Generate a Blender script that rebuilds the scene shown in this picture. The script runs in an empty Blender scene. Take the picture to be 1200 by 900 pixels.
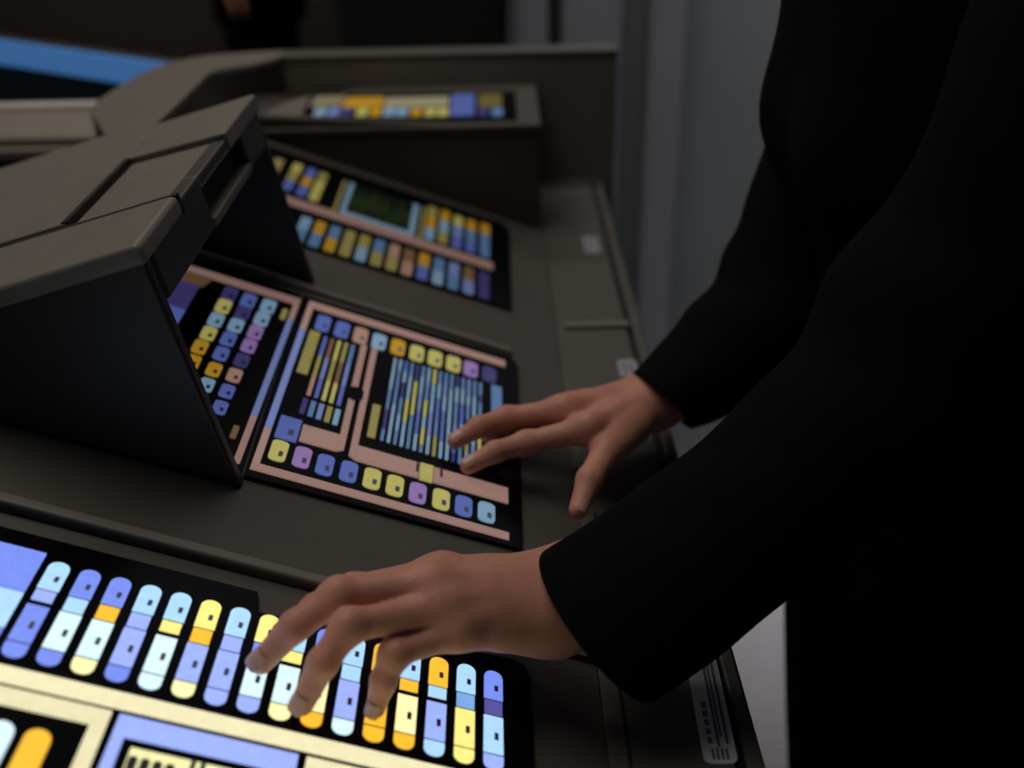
import bpy, bmesh, math, random
import numpy as np
from mathutils import Vector, Matrix

random.seed(4)
rng = np.random.default_rng(4)
C = bpy.context.scene.collection
S = bpy.context.scene

# ------------------------------------------------------------------ camera
F = 1235.0                                    # focal length in pixels of the 1200x900 frame
YAW, PIT, ROL, TILT = [math.radians(a) for a in (0.419, 29.419, -1.095, 20.670)]
CAM = np.array([0.0, 0.0, 1.42])
_fw = np.array([math.sin(YAW)*math.cos(PIT), math.cos(YAW)*math.cos(PIT), -math.sin(PIT)])
_r = np.array([math.cos(YAW), -math.sin(YAW), 0.0]); _u = np.cross(_r, _fw)
RX = math.cos(ROL)*_r + math.sin(ROL)*_u
UP = -math.sin(ROL)*_r + math.cos(ROL)*_u
cd = bpy.data.cameras.new('camera'); cam = bpy.data.objects.new('camera', cd); C.objects.link(cam)
M = Matrix.Identity(4)
for i in range(3):
    M[i][0] = RX[i]; M[i][1] = UP[i]; M[i][2] = -_fw[i]; M[i][3] = CAM[i]
cam.matrix_world = M
cd.sensor_width = 36.0; cd.lens = 36.0*F/1200.0; cd.clip_start = 0.02
cd.dof.use_dof = True; cd.dof.focus_distance = 0.64; cd.dof.aperture_fstop = 3.4
S.camera = cam
S.view_settings.view_transform = 'Standard'; S.view_settings.look = 'None'
S.view_settings.gamma = 1.0; S.view_settings.use_curve_mapping = False
S.view_settings.exposure = 0.0

# ------------------------------------------------------------------ light
w = bpy.data.worlds.new('world'); S.world = w; w.use_nodes = True
bg = w.node_tree.nodes['Background']; bg.inputs[0].default_value = (0.55, 0.60, 0.70, 1); bg.inputs[1].default_value = 0.036
def area(name, loc, target, size, power, col):
    l = bpy.data.lights.new(name, 'AREA'); l.shape = 'RECTANGLE'; l.size, l.size_y = size
    l.energy = power; l.color = col
    o = bpy.data.objects.new(name, l); C.objects.link(o); o.location = loc
    o.rotation_euler = (Vector(target)-Vector(loc)).to_track_quat('-Z', 'Y').to_euler()
    return o
area('ceiling_light_console', (-0.55, 1.05, 2.9), (-0.05, 0.70, 1.0), (1.3, 1.1), 13.0, (1.0, 0.87, 0.74))
area('ceiling_light_wall', (0.75, 1.80, 2.95), (0.78, 2.02, 0.6), (1.3, 0.25), 12.5, (0.95, 0.97, 1.0)).data.spread = math.radians(46)
area('rear_fill_light', (-0.9, 2.7, 2.9), (-0.9, 3.4, 0.8), (1.2, 0.8), 14.0, (1.0, 0.86, 0.74))  # unseen fill lamp, added to lift the dark background

# ------------------------------------------------------------------ pixels to places
def ray(x, y):
    return RX*((x-600)/F) - UP*((y-450)/F) + _fw
NRM = np.array([math.sin(TILT), 0, math.cos(TILT)])      # normal of the sloping desk
Q0 = np.array([.007, .563, .974])
TT = math.tan(TILT)
def pD(x, y, off=0.0):
    d = ray(x, y); return CAM + d*(((Q0+NRM*off-CAM) @ NRM)/(d @ NRM))
def pZ(x, y, z):
    d = ray(x, y); return CAM + d*((z-CAM[2])/d[2])
def pY(x, y, Y):
    d = ray(x, y); return CAM + d*(Y/d[1])
def pF(x, y, depth):
    return CAM + ray(x, y)*depth
def desk_z(x): return Q0[2] - TT*(x-Q0[0])
def DP(x, Y, h=0.0): return np.array([x, Y, desk_z(x)]) + NRM*h
VPX, VPY = 576.3, -246.1

# ------------------------------------------------------------------ materials
def lin(c):
    return tuple(((v/255)/12.92 if v/255 <= .04045 else ((v/255+.055)/1.055)**2.4) for v in c)
MATS = {}
def mat(name, col, rough=.5, metal=0.0, noise=.12, scale=40, bump=.0, sss=0.0, spec=.5, bscale=None):
    if name in MATS: return MATS[name]
    m = bpy.data.materials.new(name); m.use_nodes = True; nt = m.node_tree; N = nt.nodes; L = nt.links
    b = N['Principled BSDF']; b.inputs['Roughness'].default_value = rough; b.inputs['Metallic'].default_value = metal
    b.inputs['Specular IOR Level'].default_value = spec
    tc = N.new('ShaderNodeTexCoord'); nz = N.new('ShaderNodeTexNoise'); nz.inputs['Scale'].default_value = scale
    nz.inputs['Detail'].default_value = 4; L.new(tc.outputs['Object'], nz.inputs['Vector'])
    rp = N.new('ShaderNodeValToRGB'); L.new(nz.outputs['Fac'], rp.inputs[0])
    rp.color_ramp.elements[0].position = .3; rp.color_ramp.elements[1].position = .7
    rp.color_ramp.elements[0].color = tuple(c*(1-noise) for c in col)+(1,)
    rp.color_ramp.elements[1].color = tuple(min(1, c*(1+noise)) for c in col)+(1,)
    L.new(rp.outputs[0], b.inputs['Base Color'])
    if bump:
        n2 = N.new('ShaderNodeTexNoise'); n2.inputs['Scale'].default_value = bscale or scale*6; n2.inputs['Detail'].default_value = 3
        L.new(tc.outputs['Object'], n2.inputs['Vector'])
        bp = N.new('ShaderNodeBump'); bp.inputs['Strength'].default_value = bump; bp.inputs['Distance'].default_value = .002
        L.new(n2.outputs['Fac'], bp.inputs['Height']); L.new(bp.outputs[0], b.inputs['Normal'])
    if sss:
        b.inputs['Subsurface Weight'].default_value = sss; b.inputs['Subsurface Radius'].default_value = (1, .35, .2)
        b.inputs['Subsurface Scale'].default_value = .004
    MATS[name] = m; return m
def glow(col, strength):
    """backlit translucent film: the film's own colour, lit from behind, with a faint weave"""
    key = 'film_%02x%02x%02x_%d' % (col[0], col[1], col[2], int(strength*100))
    if key in MATS: return MATS[key]
    m = bpy.data.materials.new(key); m.use_nodes = True; nt = m.node_tree; N = nt.nodes; L = nt.links
    b = N['Principled BSDF']; lc = lin(col)
    b.inputs['Base Color'].default_value = tuple(.25*c for c in lc)+(1,); b.inputs['Roughness'].default_value = .3
    tc = N.new('ShaderNodeTexCoord'); nz = N.new('ShaderNodeTexNoise'); nz.inputs['Scale'].default_value = 260
    L.new(tc.outputs['Object'], nz.inputs['Vector'])
    rp = N.new('ShaderNodeValToRGB'); L.new(nz.outputs['Fac'], rp.inputs[0])
    rp.color_ramp.elements[0].color = tuple(c*.85 for c in lc)+(1,); rp.color_ramp.elements[1].color = tuple(min(1, c*1.12) for c in lc)+(1,)
    L.new(rp.outputs[0], b.inputs['Emission Color']); b.inputs['Emission Strength'].default_value = strength
    MATS[key] = m; return m
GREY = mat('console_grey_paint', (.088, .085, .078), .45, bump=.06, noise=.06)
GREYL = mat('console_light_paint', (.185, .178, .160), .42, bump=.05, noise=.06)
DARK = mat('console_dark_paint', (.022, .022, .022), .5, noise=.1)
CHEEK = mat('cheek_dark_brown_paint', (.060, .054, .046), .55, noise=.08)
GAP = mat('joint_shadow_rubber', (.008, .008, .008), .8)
GLASS = mat('black_panel_glass', (.003, .003, .005), .22, noise=.05, spec=.12)
FPR = mat('film_print', (.16, .20, .38), .6)
PRINT = mat('dark_print', (.03, .035, .07), .6)
LABEL = mat('pale_label_film', (.66, .68, .76), .5, noise=.08)
LABPR = mat('label_print', (.13, .14, .19), .6)
SKIN = mat('skin', (.60, .290, .218), .48, noise=.10, scale=35, bump=.22, bscale=420, sss=.18, spec=.35)
NAIL = mat('nail', (.58, .36, .30), .28, noise=.05)
CLOTH = mat('black_wool', (.0045, .0047, .0058), .9, noise=.2, bump=.2, bscale=500, spec=.06)
TROUS = mat('black_trousers', (.003, .003, .004), .9, noise=.2, spec=.05)
WALLM = mat('wall_grey_panel', (.100, .108, .111), .6, noise=.05, scale=6)
POSTM = mat('wall_post_pale', (.145, .145, .165), .5, noise=.05, scale=6)
DWALL = mat('wall_dark_brown', (.035, .030, .027), .7, noise=.1, scale=5)
FLOORM = mat('floor_mauve_carpet', (.155, .140, .147), .9, noise=.12, scale=90, bump=.3)
HAIR = mat('brown_hair', (.06, .035, .02), .5)
SHOE = mat('black_shoe_leather', (.01, .01, .01), .35)
CHAIRM = mat('black_chair_upholstery', (.012, .012, .013), .6)
CBOX = mat('side_console_paint', (.22, .20, .175), .4, noise=.06)
TEAL = mat('dark_teal_panel', (.006, .03, .045), .3)

# ------------------------------------------------------------------ mesh helpers
def link(name, me, m, parent=None, smooth=False, origin=None):
    o = bpy.data.objects.new(name, me); C.objects.link(o)
    if m is not None: me.materials.append(m)
    if parent is not None: o.parent = parent
    if smooth:
        for p in me.polygons: p.use_smooth = True
    return o
def mesh(name, verts, faces, m, parent=None, smooth=False):
    """vertices are given in world metres; a child is stored relative to its thing's Empty"""
    V = np.asarray(verts, float)
    if parent is not None:
        V = V - ORG[parent.name]; org = None
    else:
        org = np.array([V[:, 0].mean(), V[:, 1].mean(), V[:, 2].min()]); V = V-org
    me = bpy.data.meshes.new(name); me.from_pydata([tuple(v) for v in V], [], faces); me.validate(); me.update()
    bm = bmesh.new(); bm.from_mesh(me); bmesh.ops.recalc_face_normals(bm, faces=bm.faces); bm.to_mesh(me); bm.free()
    o = link(name, me, m, parent, smooth)
    if org is not None: o.location = org
    ORG[o.name] = org if org is not None else ORG[parent.name]
    return o
ORG = {}
def thing(name, loc, label, cat, group=None):
    o = bpy.data.objects.new(name, None); C.objects.link(o); o.location = tuple(loc); o.empty_display_size = .05
    o['label'] = label; o['category'] = cat
    if group: o['group'] = group
    ORG[o.name] = np.array(loc, float); return o
def tag(o, label, cat, group=None):
    o['label'] = label; o['category'] = cat
    if group: o['group'] = group
    return o
def bev(o, w=.003, seg=2):
    b = o.modifiers.new('bevel', 'BEVEL'); b.width = w; b.segments = seg; b.limit_method = 'ANGLE'; b.angle_limit = .6; b.harden_normals = True
    for p in o.data.polygons: p.use_smooth = True
    return o
def prism(lo, hi):
    n = len(lo); v = list(lo)+list(hi)
    f = [tuple(range(n))[::-1], tuple(range(n, 2*n))]
    f += [(i, (i+1) % n, n+(i+1) % n, n+i) for i in range(n)]
    return v, f
def box(name, x0, x1, y0, y1, z0, z1, m, parent=None, b=0):
    lo = [(x0, y0, z0), (x1, y0, z0), (x1, y1, z0), (x0, y1, z0)]; hi = [(x, y, z1) for x, y, _ in lo]
    o = mesh(name, *prism(lo, hi), m, parent)
    return bev(o, b) if b else o
def xz_prism(name, prof, y0, y1, m, parent=None, b=0):
    o = mesh(name, *prism([(x, y0, z) for x, z in prof], [(x, y1, z) for x, z in prof]), m, parent)
    return bev(o, b) if b else o
def desk_poly(name, pts, h0, h1, m, parent, fr=DP, b=0):
    o = mesh(name, *prism([fr(x, y, h0) for x, y in pts], [fr(x, y, h1) for x, y in pts]), m, parent)
    return bev(o, b) if b else o
def rrect(cx, cy, w, h, r, n=3, corners=(1, 1, 1, 1)):
    r = min(r, w/2-1e-5, h/2-1e-5); out = []
    for k, (sx, sy) in enumerate(((1, 1), (-1, 1), (-1, -1), (1, -1))):
        if not corners[k]: out.append((cx+sx*w/2, cy+sy*h/2)); continue
        for j in range(n+1):
            a = math.pi/2*(k+j/n); out.append((cx+sx*(w/2-r)+r*math.cos(a), cy+sy*(h/2-r)+r*math.sin(a)))
    return out
def surface_nets(f, org, h):
    s = f < 0
    nx, ny, nz = f.shape
    c = [(i, j, k) for i in (0, 1) for j in (0, 1) for k in (0, 1)]
    sub = lambda a, o: a[o[0]:nx-1+o[0], o[1]:ny-1+o[1], o[2]:nz-1+o[2]]
    cnt = sum(sub(s, o).astype(np.int8) for o in c)
    act = (cnt > 0) & (cnt < 8)
    idx = -np.ones(act.shape, int); A = np.argwhere(act); idx[act] = np.arange(len(A))
    fv = {o: f[A[:, 0]+o[0], A[:, 1]+o[1], A[:, 2]+o[2]] for o in c}
    acc = np.zeros((len(A), 3)); num = np.zeros(len(A))
    for a in c:
        for d in range(3):
            if a[d]: continue
            b = list(a); b[d] = 1; b = tuple(b)
            cr = (fv[a] < 0) != (fv[b] < 0)
            den = fv[a]-fv[b]; t = np.where(cr, fv[a]/np.where(np.abs(den) < 1e-12, 1, den), 0)
            p = np.tile(np.array(a, float), (len(A), 1)); p[:, d] += t
            acc[cr] += p[cr]; num[cr] += 1
    V = org + h*(A + acc/num[:, None])
    faces = []
    for d in range(3):
        e1, e2 = [x for x in range(3) if x != d]
        sl0 = [slice(None)]*3; sl1 = [slice(None)]*3; sl0[d] = slice(0, -1); sl1[d] = slice(1, None)
        ch = s[tuple(sl0)] != s[tuple(sl1)]
        P = np.argwhere(ch)
        for ee in (e1, e2): P = P[(P[:, ee] > 0) & (P[:, ee] < f.shape[ee]-1)]
        q = []
        for o1, o2 in ((-1, -1), (0, -1), (0, 0), (-1, 0)):
            R_ = P.copy(); R_[:, e1] += o1; R_[:, e2] += o2; q.append(idx[R_[:, 0], R_[:, 1], R_[:, 2]])
        faces.append(np.stack(q, 1))
    return V, np.concatenate(faces)
def smin(a, b, k):
    h = np.clip(.5+.5*(b-a)/k, 0, 1); return b*(1-h)+a*h - k*h*(1-h)
class Field:
    def __init__(s, lo, hi, h):
        s.lo = np.array(lo, float); s.h = h
        n = np.ceil((np.array(hi)-s.lo)/h).astype(int)+1
        s.P = np.stack(np.meshgrid(*[s.lo[i]+h*np.arange(n[i]) for i in range(3)], indexing='ij'), -1).astype(np.float32)
    def cap(s, a, b, r1, r2):
        a = np.array(a, np.float32); ba = np.array(b, np.float32)-a; pa = s.P-a
        t = np.clip((pa @ ba)/max(float(ba @ ba), 1e-9), 0, 1)
        return np.linalg.norm(pa-t[..., None]*ba, axis=-1) - (r1+(r2-r1)*t)
    def ell(s, c, r):
        q = (s.P-np.array(c, np.float32))/np.array(r, np.float32); return (np.linalg.norm(q, axis=-1)-1)*min(r)
def unit(v): v = np.array(v, float); return v/np.linalg.norm(v)

def catmull(P, m):
    P = np.array(P, float); out = []
    for i in range(len(P)-1):
        a, b, c, d = P[max(i-1, 0)], P[i], P[i+1], P[min(i+2, len(P)-1)]
        for k in range(m):
            t = k/m; out.append(.5*((2*b)+(-a+c)*t+(2*a-5*b+4*c-d)*t*t+(-a+3*b-3*c+d)*t**3))
    out.append(P[-1]); return np.array(out)

# ------------------------------------------------------------------ setting
def struct(o): o['kind'] = 'structure'; return o
struct(box('floor', -2.6, 2.2, -.6, 4.3, -.02, 0, FLOORM))
YW = 2.05
xw0 = pY(604, 30, YW)[0]
def wx(px): return float(pY(px, 150, YW)[0])
bw = struct(box('wall_back', xw0, 2.2, YW, YW+.12, 0, 2.9, WALLM))
for nm, a, b, d, mm in (('trim_1', 606, 641, .025, POSTM), ('trim_2', 656, 724, .025, POSTM), ('trim_3', 752, 791, .05, POSTM)):
    struct(box(nm, wx(a), wx(b), YW-d, YW-.0005, 0, 2.9, mm, None, .008))
struct(box('trim_4', wx(642), wx(655), YW-.006, YW-.0005, 0, 2.9, GAP))
struct(box('wall_left', -2.6, xw0-.002, 4.1, 4.2, 0, 2.9, DWALL))

# ------------------------------------------------------------------ the console
XC, XF = .052, .137            # crease between slope and armrest; front edge of the armrest
ZL = float(desk_z(XC)); YN, YE = .16, 1.39
con = thing('control_console', (0, .75, 0), 'dark grey control console with sloping desk, raised hoods and flat armrest', 'console')
XB = -.40
def desk_sec(y0, y1, drop):
    prof = [(XB, desk_z(XB)-drop), (XC, ZL-drop), (XC, ZL-.05), (XB, desk_z(XB)-.06)]
    return xz_prism('desk_section', prof, y0, y1, GREY, con, .0005)
Y_A = float(pD(330, 677)[1]); Y_B = float(pD(500, 379)[1])
desk_sec(YN, Y_A-.001, .004); desk_sec(Y_A, Y_B, 0); desk_sec(Y_B+.0015, YE, .003)
# raised beads along the joints between the desk sections
for yy in (Y_A+.004, Y_B-.006):
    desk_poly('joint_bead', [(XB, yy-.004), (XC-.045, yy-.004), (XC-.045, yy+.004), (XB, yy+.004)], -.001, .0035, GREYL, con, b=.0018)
# armrest, its ridge, and front rail
xz_prism('armrest', [(XC, ZL), (XF-.017, ZL), (XF-.017, ZL-.05), (XC, ZL-.05)], YN, YE, GREY, con, .0005)
box('armrest_groove', XC+.0105, XC+.0125, YN, float(pZ(700, 600, ZL)[1]), ZL-.001, ZL+.0004, GAP, con)
box('front_groove', XF-.017, XF-.011, YN, YE, ZL-.05, ZL-.005, GAP, con)
box('front_rail', XF-.011, XF, YN, YE, ZL-.05, ZL-.0005, GREY, con, .003)
r0 = pZ(661, 384, ZL); r1 = pZ(738, 382, ZL)
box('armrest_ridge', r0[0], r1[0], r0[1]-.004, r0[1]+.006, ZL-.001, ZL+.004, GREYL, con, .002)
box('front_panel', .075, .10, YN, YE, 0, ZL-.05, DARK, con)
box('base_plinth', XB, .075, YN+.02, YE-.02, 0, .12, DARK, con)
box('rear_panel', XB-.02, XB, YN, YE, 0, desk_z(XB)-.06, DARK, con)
# pale stickers on the armrest
LABELD = mat('grey_label_film', (.34, .35, .42), .5, noise=.08)
def sticker(cx, cy, wd, hd, rot, lines, m=LABELD):
    c = pZ(cx, cy, ZL)
    def fr(x, y, h):
        return np.array([c[0]+x*math.cos(rot)-y*math.sin(rot), c[1]+x*math.sin(rot)+y*math.cos(rot), ZL+h])
    s = desk_poly('label_sticker', rrect(0, 0, wd, hd, .0045), .0001, .0007, m, con, fr); s['label'] = 'pale rounded label sticker with fine print'
    for (lx, ly, lw, lh) in lines:
        desk_poly('print_line', rrect(lx, ly, lw, lh, .0004, 1), .0007, .0009, LABPR, s, fr)
sticker(693, 287, .017, .050, .0, [(-.003, 0, .002, .036), (.003, .002, .002, .03)])
sticker(736, 432, .018, .034, .0, [(-.003, 0, .002, .022), (.003, 0, .002, .02)])
rr_ = random.Random(3)
ln = [(.0055, .0035, .0017, .084), (.0027, .0055, .0012, .078), (.0005, .002, .0017, .086)]
ln += [(-.004, -.036+.0065*i, .0022+.001*rr_.random(), .0045) for i in range(5)] + [(-.001+.0026*i, -.0455, .0016, .0075) for i in range(-1, 3)]
sticker(829, 812, .0185, .104, -.03, ln, LABEL)

# hood over the middle panel: tip line runs along the console
Y1, Y2 = .546, .857
TIP = np.array([-.2, 1.206]); FOOT = np.array([-.167, float(desk_z(-.167))])
SL = .288
def top_z(x): return TIP[1]+SL*(x-TIP[0])
def TP(x, y, h=0): return np.array([x-h*.277, y, top_z(x)+h*.961])
def cheek(y0, y1, m):
    x_ap = -.40
    prof = [tuple(TIP), tuple(FOOT+np.array([0, .0005])), (x_ap, desk_z(x_ap)+.0005), (x_ap, top_z(x_ap))]
    prof = [(x, z-.012 if i in (0, 3) else z) for i, (x, z) in enumerate(prof)]
    prof[0] = (TIP[0]+.0005, TIP[1]-.008)
    return xz_prism('hood_cheek', prof, y0, y1, m, con, .003)
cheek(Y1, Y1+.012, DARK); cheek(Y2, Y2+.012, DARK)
XT = TIP[0]+.001; XLF = -.56
# top plates: near strip, joint, wide plate with a sunk panel
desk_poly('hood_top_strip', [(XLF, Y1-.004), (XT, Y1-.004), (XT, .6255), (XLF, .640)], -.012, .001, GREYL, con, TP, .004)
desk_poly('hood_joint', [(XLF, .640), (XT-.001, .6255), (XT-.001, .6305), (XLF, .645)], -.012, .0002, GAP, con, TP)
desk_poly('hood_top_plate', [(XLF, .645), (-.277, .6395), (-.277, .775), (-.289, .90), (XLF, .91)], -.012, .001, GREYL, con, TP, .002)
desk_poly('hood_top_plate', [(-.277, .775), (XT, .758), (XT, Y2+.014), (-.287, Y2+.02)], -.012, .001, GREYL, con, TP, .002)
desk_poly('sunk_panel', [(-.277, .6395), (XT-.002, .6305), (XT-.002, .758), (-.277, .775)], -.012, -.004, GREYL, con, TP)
desk_poly('sunk_edge_shadow', [(-.2810, .6405), (-.2765, .6402), (-.2765, .7745), (-.2810, .7755)], -.004, .0013, GAP, con, TP)  # dark strip painted in as the shadow line along the sunk panel's edge
# front rim of the hood, facing the operator, with a long slot
def RM(y, d, h):   # along the rim, down the rim, outward
    e = unit(FOOT-TIP); nn = np.array([-e[1], e[0]])*1.0
    if nn[0] < 0: nn = -nn
    p = TIP+e*d+nn*h; return np.array([p[0], y, p[1]])
def rim(name, y0, y1, d0, d1, h0, h1, m, b=0):
    lo = [RM(y0, d0, h0), RM(y1, d0, h0), RM(y1, d1, h0), RM(y0, d1, h0)]
    hi = [RM(y0, d0, h1), RM(y1, d0, h1), RM(y1, d1, h1), RM(y0, d1, h1)]
    o = mesh(name, *prism(lo, hi), m, con); return bev(o, b) if b else o
RIMM = mat('hood_rim_paint', (.030, .030, .030), .45)
rim('hood_rim', Y1+.0125, .675, .004, .040, -.012, .0, RIMM, .002)
rim('hood_rim', .795, Y2-.0005, .004, .040, -.012, .0, RIMM, .002)
rim('hood_rim', .675, .795, .004, .012, -.012, .0, RIMM, .002)
rim('slot_lip', .675, .795, .034, .040, -.012, .001, GREYL, .001)  # pale paint stands for the highlight on the slot's lower edge
rim('slot_back', .675, .795, .012, .034, -.012, -.009, GAP)
xz_prism('hood_back', [(-.33, desk_z(-.33)+.0005), (-.325, desk_z(-.325)+.0005), (-.30, top_z(-.30)-.014), (-.305, top_z(-.305)-.014)], Y1+.0125, Y2-.0005, GAP, con)

# far hood: low box with a level top that carries a small light panel
Y3 = 1.20; ZT = 1.086; XR = .046; XLs = -.33
def cheek3(y0, y1):
    prof = [(XR, ZT-.006), (XR, desk_z(XR)-.0025), (XLs, desk_z(XLs)-.0025), (XLs, max(ZT-.006, desk_z(XLs)+.004))]
    return xz_prism('far_hood_cheek', prof, y0, y1, CHEEK, con, .002)
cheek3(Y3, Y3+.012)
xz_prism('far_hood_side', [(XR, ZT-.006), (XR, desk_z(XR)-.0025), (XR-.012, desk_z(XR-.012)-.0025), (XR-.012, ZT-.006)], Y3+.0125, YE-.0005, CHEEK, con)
zt0 = float(pZ(365, 137, ZT)[1]); 
xa, xb = float(pZ(352, 136, ZT)[0]), float(pZ(606, 137, ZT)[0])
ya, yb = Y3+.012, 1.352
box('far_hood_top', XLs, XR+.002, Y3-.004, ya, ZT-.006, ZT, GREY, con, .0015)
box('far_hood_top', xb, XR+.002, ya, YE-.0005, ZT-.006, ZT, GREY, con, .0015)
ft = lambda x, y, h: np.array([x, y, ZT+h])
bk_e = [tuple(pZ(px, py, ZT)[:2]) for px, py in ((400, 108.5), (375, 111), (352, 115), (333, 121), (318, 129))]
desk_poly('far_hood_top', [(xb, yb), (xb, YE-.0005), (bk_e[0][0]+.02, YE-.0005)]+[(x, max(y, yb)) for x, y in bk_e[:1]]+[(bk_e[0][0], yb)], -.006, 0, GREY, con, ft)
desk_poly('far_hood_top', [(xa, ya), (xa, min(yb, bk_e[2][1]+.01))]+[(min(x, xa-.0005), min(y, yb)) for x, y in bk_e[2:]]+[(XLs+.03, ya)], -.006, 0, GREYL, con, ft)

# end wall of the console and the curved arm joining it to the hood
XE = .155
ZW = 1.1215
xew = float(pY(330, 70, YE)[0])
box('end_wall', xew, XE, YE, YE+.030, .0, ZW, mat('end_wall_paint', (.16, .15, .13), .5, noise=.06), con, .003)
box('end_wall_cap', xew, XE+.001, YE-.002, YE+.034, ZW, ZW+.006, GREY, con, .002)
inn = [TP(-.289, .875), TP(-.288, .93), TP(-.287, 1.02), pY(247, 84, 1.15), pY(270, 79, 1.27), pY(298, 74.5, 1.345)]
def pT(x, y):
    nn = np.array([-SL, 0, 1]); d = ray(x, y); return CAM+d*((np.array([TIP[0], 0, TIP[1]])-CAM) @ nn)/(d @ nn)
out = [pT(128, 168), pT(116, 146), pT(106, 126), pY(140, 100, 1.20), pY(180, 79, 1.31), pY(240, 65, 1.39)]
inn.append(np.array([xew, YE-.002, ZW+.006])); out.append(np.array([xew, YE+.034, ZW+.006]))
inn, out = catmull(inn, 4), catmull(out, 4)
def arm_slab(name, a, b, m, inset=0.0, bb=0):
    v = []; f = []; n = len(inn)
    for i in range(n):
        p, q = np.array(inn[i]), np.array(out[i]); d = unit(q-p)*inset; p, q = p+d, q-d
        v += [p-[0, 0, a], q-[0, 0, a], q-[0, 0, b], p-[0, 0, b]]
    for i in range(n-1):
        for j in range(4): f.append((4*i+j, 4*i+(j+1) % 4, 4*i+4+(j+1) % 4, 4*i+4+j))
    f += [(0, 1, 2, 3), tuple(4*(n-1)+j for j in (3, 2, 1, 0))]
    o = mesh(name, v, f, m, con); return bev(o, bb) if bb else o
arm_slab('curved_arm_cap', 0, .008, GREYL, 0, .002); arm_slab('curved_arm', .0085, .30, CHEEK, .002)

# ------------------------------------------------------------------ backlit control panels
PAL = {'B': (116, 138, 232), 'L': (166, 210, 250), 'W': (212, 240, 255), 'Y': (242, 232, 130), 'O': (244, 186, 50), 'C': (252, 244, 176),
       'P': (190, 150, 226), 'S': (222, 172, 152), 'D': (84, 80, 150), 'K': (216, 172, 160), 'N': (160, 122, 84), 'V': (152, 172, 248),
       'G': (196, 184, 104), 'E': (238, 230, 186), 'T': (120, 164, 220)}
def step(x, y, dx, dy):
    """a pixel moved dx along the cross direction of the desk and dy along its depth direction"""
    x2, y2 = x+dx, y+.295*dx
    t = dy/(VPY-y2); return x2+(VPX-x2)*t, y2+dy
class Panel:
    def __init__(s, name, label, plate, bright, fr=DP, to=None, h=.0):
        s.fr, s.b, s.h = fr, bright, h
        s.to = to or (lambda x, y: pD(x, y)[:2])
        pts = [tuple(s.to(*p)) if p[0] > -900 else (p[1], p[2]) for p in plate]; pts = [(x, min(y, 1.196)) for x, y in pts] if fr is DP else pts
        c = np.mean(pts, 0); s.e = thing(name, fr(c[0], c[1], h), label, 'control panel')
        s.plate = desk_poly('glass_plate', pts, h+.0001, h+.0030, GLASS, s.e, fr, b=.0006)
        s.z0, s.z1 = h+.0030, h+.0042; s.marks = []
    def film(s, col, k=1.0): return glow(PAL[col], s.b*k)
    def poly(s, name, pts, col, parent=None, k=1.0, z=None, z0=None):
        return desk_poly(name, pts, z0 or s.z0, z or s.z1, s.film(col, k), parent or s.e, s.fr)
    def size(s, cx, cy, wpx, hpx):
        a = s.to(*step(cx, cy, -wpx/2, 0)); b = s.to(*step(cx, cy, wpx/2, 0))
        c = s.to(*step(cx, cy, 0, hpx/2)); d = s.to(*step(cx, cy, 0, -hpx/2))
        m_ = s.to(cx, cy); return m_, abs(b[0]-a[0]), abs(d[1]-c[1])
    def key(s, cx, cy, wpx, hpx, col, r=.3, mark=True, k=1.0, name='key'):
        m_, w_, h_ = s.size(cx, cy, wpx, hpx)
        o = s.poly(name, rrect(m_[0], m_[1], w_, h_, min(w_, h_)*r), col, k=k)
        if mark: s.mark(o, m_[0]+w_*.16, m_[1]-h_*.16, w_*.26, h_*.26)
        return o
    def mark(s, o, x, y, w_, h_):
        desk_poly('print', rrect(x, y, w_, h_, w_*.2, 1), s.z1, s.z1+.00015, FPR, o, s.fr)
    def quad(s, px, col, name='bar', k=1.0, z=None):
        return s.poly(name, [tuple(s.to(*p)) for p in px], col, k=k, z=z)
    def strip(s, p0, p1, wpx, col, name='bar', k=1.0):
        """bar along the depth direction, from pixel p0 (far) to p1 (near), wpx wide"""
        a = s.to(*step(p0[0], p0[1], -wpx/2, 0)); b = s.to(*step(p0[0], p0[1], wpx/2, 0)); c = s.to(*p1)
        x = (s.to(*p0)[0]+c[0])/2; hw = abs(b[0]-a[0])/2
        return s.poly(name, [(x-hw, c[1]), (x+hw, c[1]), (x+hw, a[1]), (x-hw, a[1])], col, k=k)
    def seg(s, x, y_far, y_near, hw, cols, fr, name='bar'):
        """a run of coloured lengths along the depth direction"""
        y = y_far; L_ = y_far-y_near
        for cl, q in zip(cols, fr):
            y2 = y-L_*q
            if cl != '.': s.poly(name, [(x-hw, y2+.0004), (x+hw, y2+.0004), (x+hw, y), (x-hw, y)], cl)
            y = y2

NPY = float(pD(303, 692)[1]); NPX = float(pD(625, 850)[0])
# ---- near panel: a row of sixteen long pill keys, pale bars and framed readouts below
npan = Panel('touch_display', 'large brightly lit panel of long pill keys under the closer hand', [(-999, -.345, NPY), (303, 692), (304, 716), (600, 770), (616, 779), (623, 795), (-999, NPX, .172), (-999, -.345, .172)], 1.15, h=-.0036)
npl = [  # top colour, short band, body, end cap, gap
 ('L', 'V', 'B', 'B', 1), ('B', 'L', 'W', 'B', 0), ('B', 'O', 'W', 'C', 0), ('L', 'V', 'V', 'B', 0), ('L', 'Y', 'W', 'W', 1), ('Y', 'O', 'V', 'C', 0),
 ('L', 'V', 'V', 'V', 0), ('Y', 'B', 'W', 'V', 0), ('L', 'Y', 'W', 'C', 1), ('B', 'L', 'C', 'O', 0), ('L', 'L', 'V', 'W', 0), ('O', 'Y', 'O', 'O', 0),
 ('L', 'O', 'C', 'O', 1), ('O', 'L', 'V', 'L', 1), ('L', 'T', 'Y', 'Y', 0), ('B', 'D', 'L', 'V', 0)]
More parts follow.
